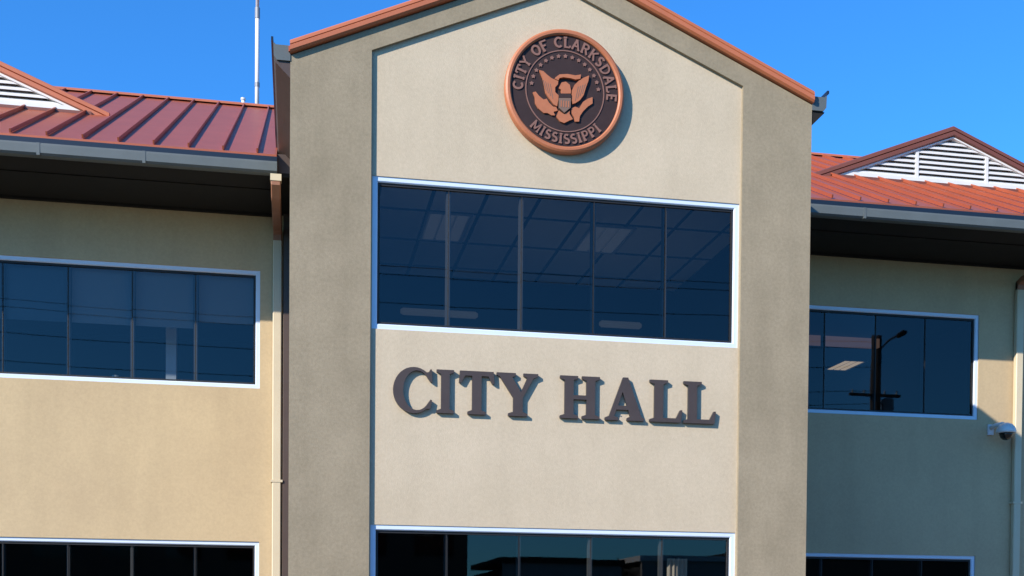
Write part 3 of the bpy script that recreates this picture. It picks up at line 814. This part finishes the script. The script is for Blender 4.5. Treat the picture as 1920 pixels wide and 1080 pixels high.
t = empty('antenna_mast', (-.675, 9.0, roofz(2 * RIDGE_Y - 9.0) - .1))
tag(t, 'tall thin white antenna mast rising behind the left wing roof', 'antenna')
z0 = roofz(2 * RIDGE_Y - 9.0) - .1
bm = bmesh.new(); tube(bm, [(-.675, 9, z0), (-.675, 9, 13.0)], .040, 12); obj('lower_tube', bm, M['pole_white'], t, smooth=True)
bm = bmesh.new(); tube(bm, [(-.675, 9, 13.001), (-.675, 9, 16.5)], .033, 12); obj('upper_tube', bm, M['pole_white'], t, smooth=True)
for z, h in ((12.80, .2), (11.53, .08)):
    bm = bmesh.new(); tube(bm, [(-.675, 9, z), (-.675, 9, z + h)], .047, 12); obj('clamp', bm, M['grey_metal'], t)
t = empty('vent_pipe', (-.93, 9.0, z0)); tag(t, 'short pale vent pipe poking up behind the left wing ridge', 'vent pipe')
bm = bmesh.new(); tube(bm, [(-.93, 9, z0), (-.93, 9, 11.26)], .034, 12); obj('pipe', bm, M['pole_white'], t, smooth=True)
bm = bmesh.new(); tube(bm, [(-.93, 9, 11.262), (-.93, 9, 11.30)], [.045, .045], 12); obj('cap', bm, M['pole_white'], t)

# ------------------------------------------------------------------ across the road (seen mirrored in the glass)
def utility_pole(x, y, h, label, lamp=False, trans=False):
    t = empty('utility_pole', (x, y, 0)); tag(t, label, 'utility pole', 'utility poles across the road')
    bm = bmesh.new(); tube(bm, [(x, y, 0), (x, y, h)], [.19, .14], 12); obj('pole', bm, M['wood'], t, smooth=True)
    for z in (h - 2.6,):
        bm = bmesh.new(); box(bm, x - 1.1, x + 1.1, y - .14, y - .02, z, z + .12); c = obj('crossarm', bm, M['wood'], t)
        for dx in (-.95, -.4, .4, .95):
            bm = bmesh.new(); tube(bm, [(x + dx, y - .08, z + .12), (x + dx, y - .08, z + .28)], [.05, .03], 8); obj('insulator', bm, M['grey_metal'], c)
    if trans:
        bm = bmesh.new(); tube(bm, [(x + .48, y, h - 3.5), (x + .48, y, h - 3.4), (x + .48, y, h - 2.75), (x + .48, y, h - 2.68)], [.2, .27, .27, .2], 16); q = obj('transformer', bm, M['grey_metal'], t)
        bm = bmesh.new(); box(bm, x + .1, x + .25, y - .05, y + .05, h - 3.3, h - 3.2); box(bm, x + .1, x + .25, y - .05, y + .05, h - 2.95, h - 2.85); obj('bracket', bm, M['grey_metal'], q)
    if lamp:
        bm = bmesh.new(); tube(bm, [(x + .1, y, h - .55), (x + .5, y, h - .15), (x + 1.0, y, h + .12)], .045, 8); q = obj('lamp_arm', bm, M['grey_metal'], t)
        bm = bmesh.new(); tube(bm, [(x + .9, y, h + .04), (x + 1.2, y, h + .2), (x + 1.35, y, h + .24)], [.10, .13, .05], 10); obj('lamp_head', bm, M['wood'], q)
utility_pole(24.62, -25, 13.9, 'dark utility pole with transformer and lamp arm mirrored in the upper right-wing window', True, True)
utility_pole(-24.0, -25, 13.9, 'plain utility pole far left across the road behind the viewer', False, False)
for k, (za, zb2, sag, yy) in enumerate(((14.0, 13.7, .55, -25.3), (13.6, 13.3, .6, -24.7), (12.7, 12.6, .6, -25.2), (11.7, 11.5, .7, -24.85), (11.2, 11.0, .8, -25.2))):
    bm = bmesh.new(); pts = []
    for i in range(33):
        u = i / 32; pts.append((-24 + 48.6 * u, yy, za + (zb2 - za) * u - sag * 4 * u * (1 - u)))
    tube(bm, pts, .012, 6)
    tag(obj('overhead_cable', bm, M['wire']), ['topmost', 'second from the top', 'middle', 'second lowest', 'lowest'][k] + ' black cable of the five strung between the two utility poles', 'cable', 'overhead cables across the road')

def far_building(x0, x1, y, d, h, mw, mr, label, storeys=2):
    t = empty('shop_building', ((x0 + x1) / 2, y, 0)); tag(t, label, 'building', 'buildings across the road')
    hs = []
    n = max(2, int((x1 - x0) / 3.2)); w = (x1 - x0) / n
    for s in range(storeys):
        zz = .9 + s * (h / storeys)
        for k in range(n): hs.append((x0 + w * k + .7, x0 + w * (k + 1) - .7, zz, zz + h / storeys * .5))
    bm = bmesh.new(); wall_holes(bm, x0, x1, 0, h, hs, y, .25); obj('wall', bm, mw, t)
    bm = bmesh.new(); box(bm, x0, x1, y - d, y - .01, 0, h - .3); obj('body', bm, M['room_dark'], t)
    bm = bmesh.new(); box(bm, x0 - .15, x1 + .15, y - d - .1, y + .4, h + .002, h + .3); obj('parapet', bm, mr, t)
    for a, b, c, e in hs:
        bm = bmesh.new(); quad(bm, (a + .05, y + .12, c + .05), (b - .05, y + .12, c + .05), (b - .05, y + .12, e - .05), (a + .05, y + .12, e - .05)); obj('window', bm, M['glass'], t)
far_building(-42, 8.9, -46, 14, 7.6, M['brick'], M['soffit'], 'long brown brick building across the road with dark parapet')
far_building(10.8, 17.0, -46, 10, 4.5, M['far_wall'], M['soffit'], 'small pale grey building across the road', 1)
far_building(18.4, 23.5, -47, 10, 4.8, M['far_wall'], M['white'], 'small pale building with a white roof edge across the road', 1)
far_building(27, 60, -48, 12, 5.6, M['brick'], M['soffit'], 'low wide brick building at the right across the road', 1)

def tree(x, y, h, r, label):
    t = empty('oak_tree', (x, y, 0)); tag(t, label, 'tree', 'trees across the road')
    bm = bmesh.new()
    tube(bm, [(x, y, 0), (x + .1, y, h * .3), (x, y + .1, h * .55), (x - .1, y, h * .8)], [.28, .2, .13, .05], 10)
    for k in range(7):
        a = k * 2.4; z = h * (.32 + .07 * k)
        tube(bm, [(x, y, z), (x + math.cos(a) * r * .4, y + math.sin(a) * r * .4, z + h * .12), (x + math.cos(a) * r * .75, y + math.sin(a) * r * .75, z + h * .2)], [.1, .06, .02], 6)
    obj('trunk', bm, M['bark'], t)
    bm = bmesh.new(); rnd = random.Random(int(x * 10))
    cl = [(rnd.gauss(0, .45) * r, rnd.gauss(0, .45) * r, h * .68 + rnd.gauss(0, .28) * r, rnd.uniform(.25, .5) * r) for _ in range(26)]
    for cx, cy, c3, cr in cl:
        for _ in range(330):
            d = Vector((rnd.gauss(0, 1), rnd.gauss(0, 1), rnd.gauss(0, 1))).normalized() * cr * rnd.uniform(.5, 1)
            p = Vector((x + cx, y + cy, c3)) + d
            a = Vector((rnd.gauss(0, 1), rnd.gauss(0, 1), rnd.gauss(0, 1))).normalized() * .085; b = a.cross(Vector((rnd.gauss(0, 1), rnd.gauss(0, 1), 1))).normalized() * .05
            bm.faces.new([bm.verts.new(q) for q in (p - a, p + b, p + a, p - b)])
    obj('crown', bm, M['leaf'], t)
tree(17.7, -49, 5.4, 1.6, 'small round tree between the two pale buildings across the road')
tree(25.4, -50, 6.4, 2.2, 'larger tree beside the low wide brick building across the road')
# pleated curtain hanging in the lower centre window
bm = bmesh.new()
pts = [(4.66 + .012 * k, .42 + .02 * math.cos(k * 1.35)) for k in range(22)]
for (xa, ya), (xb, yb2) in zip(pts, pts[1:]):
    quad(bm, (xa, ya, .5), (xb, yb2, .5), (xb, yb2, 2.36), (xa, ya, 2.36))
obj('curtain', bm, mat('beige_curtain', (.75, .62, .48), .9), hall)
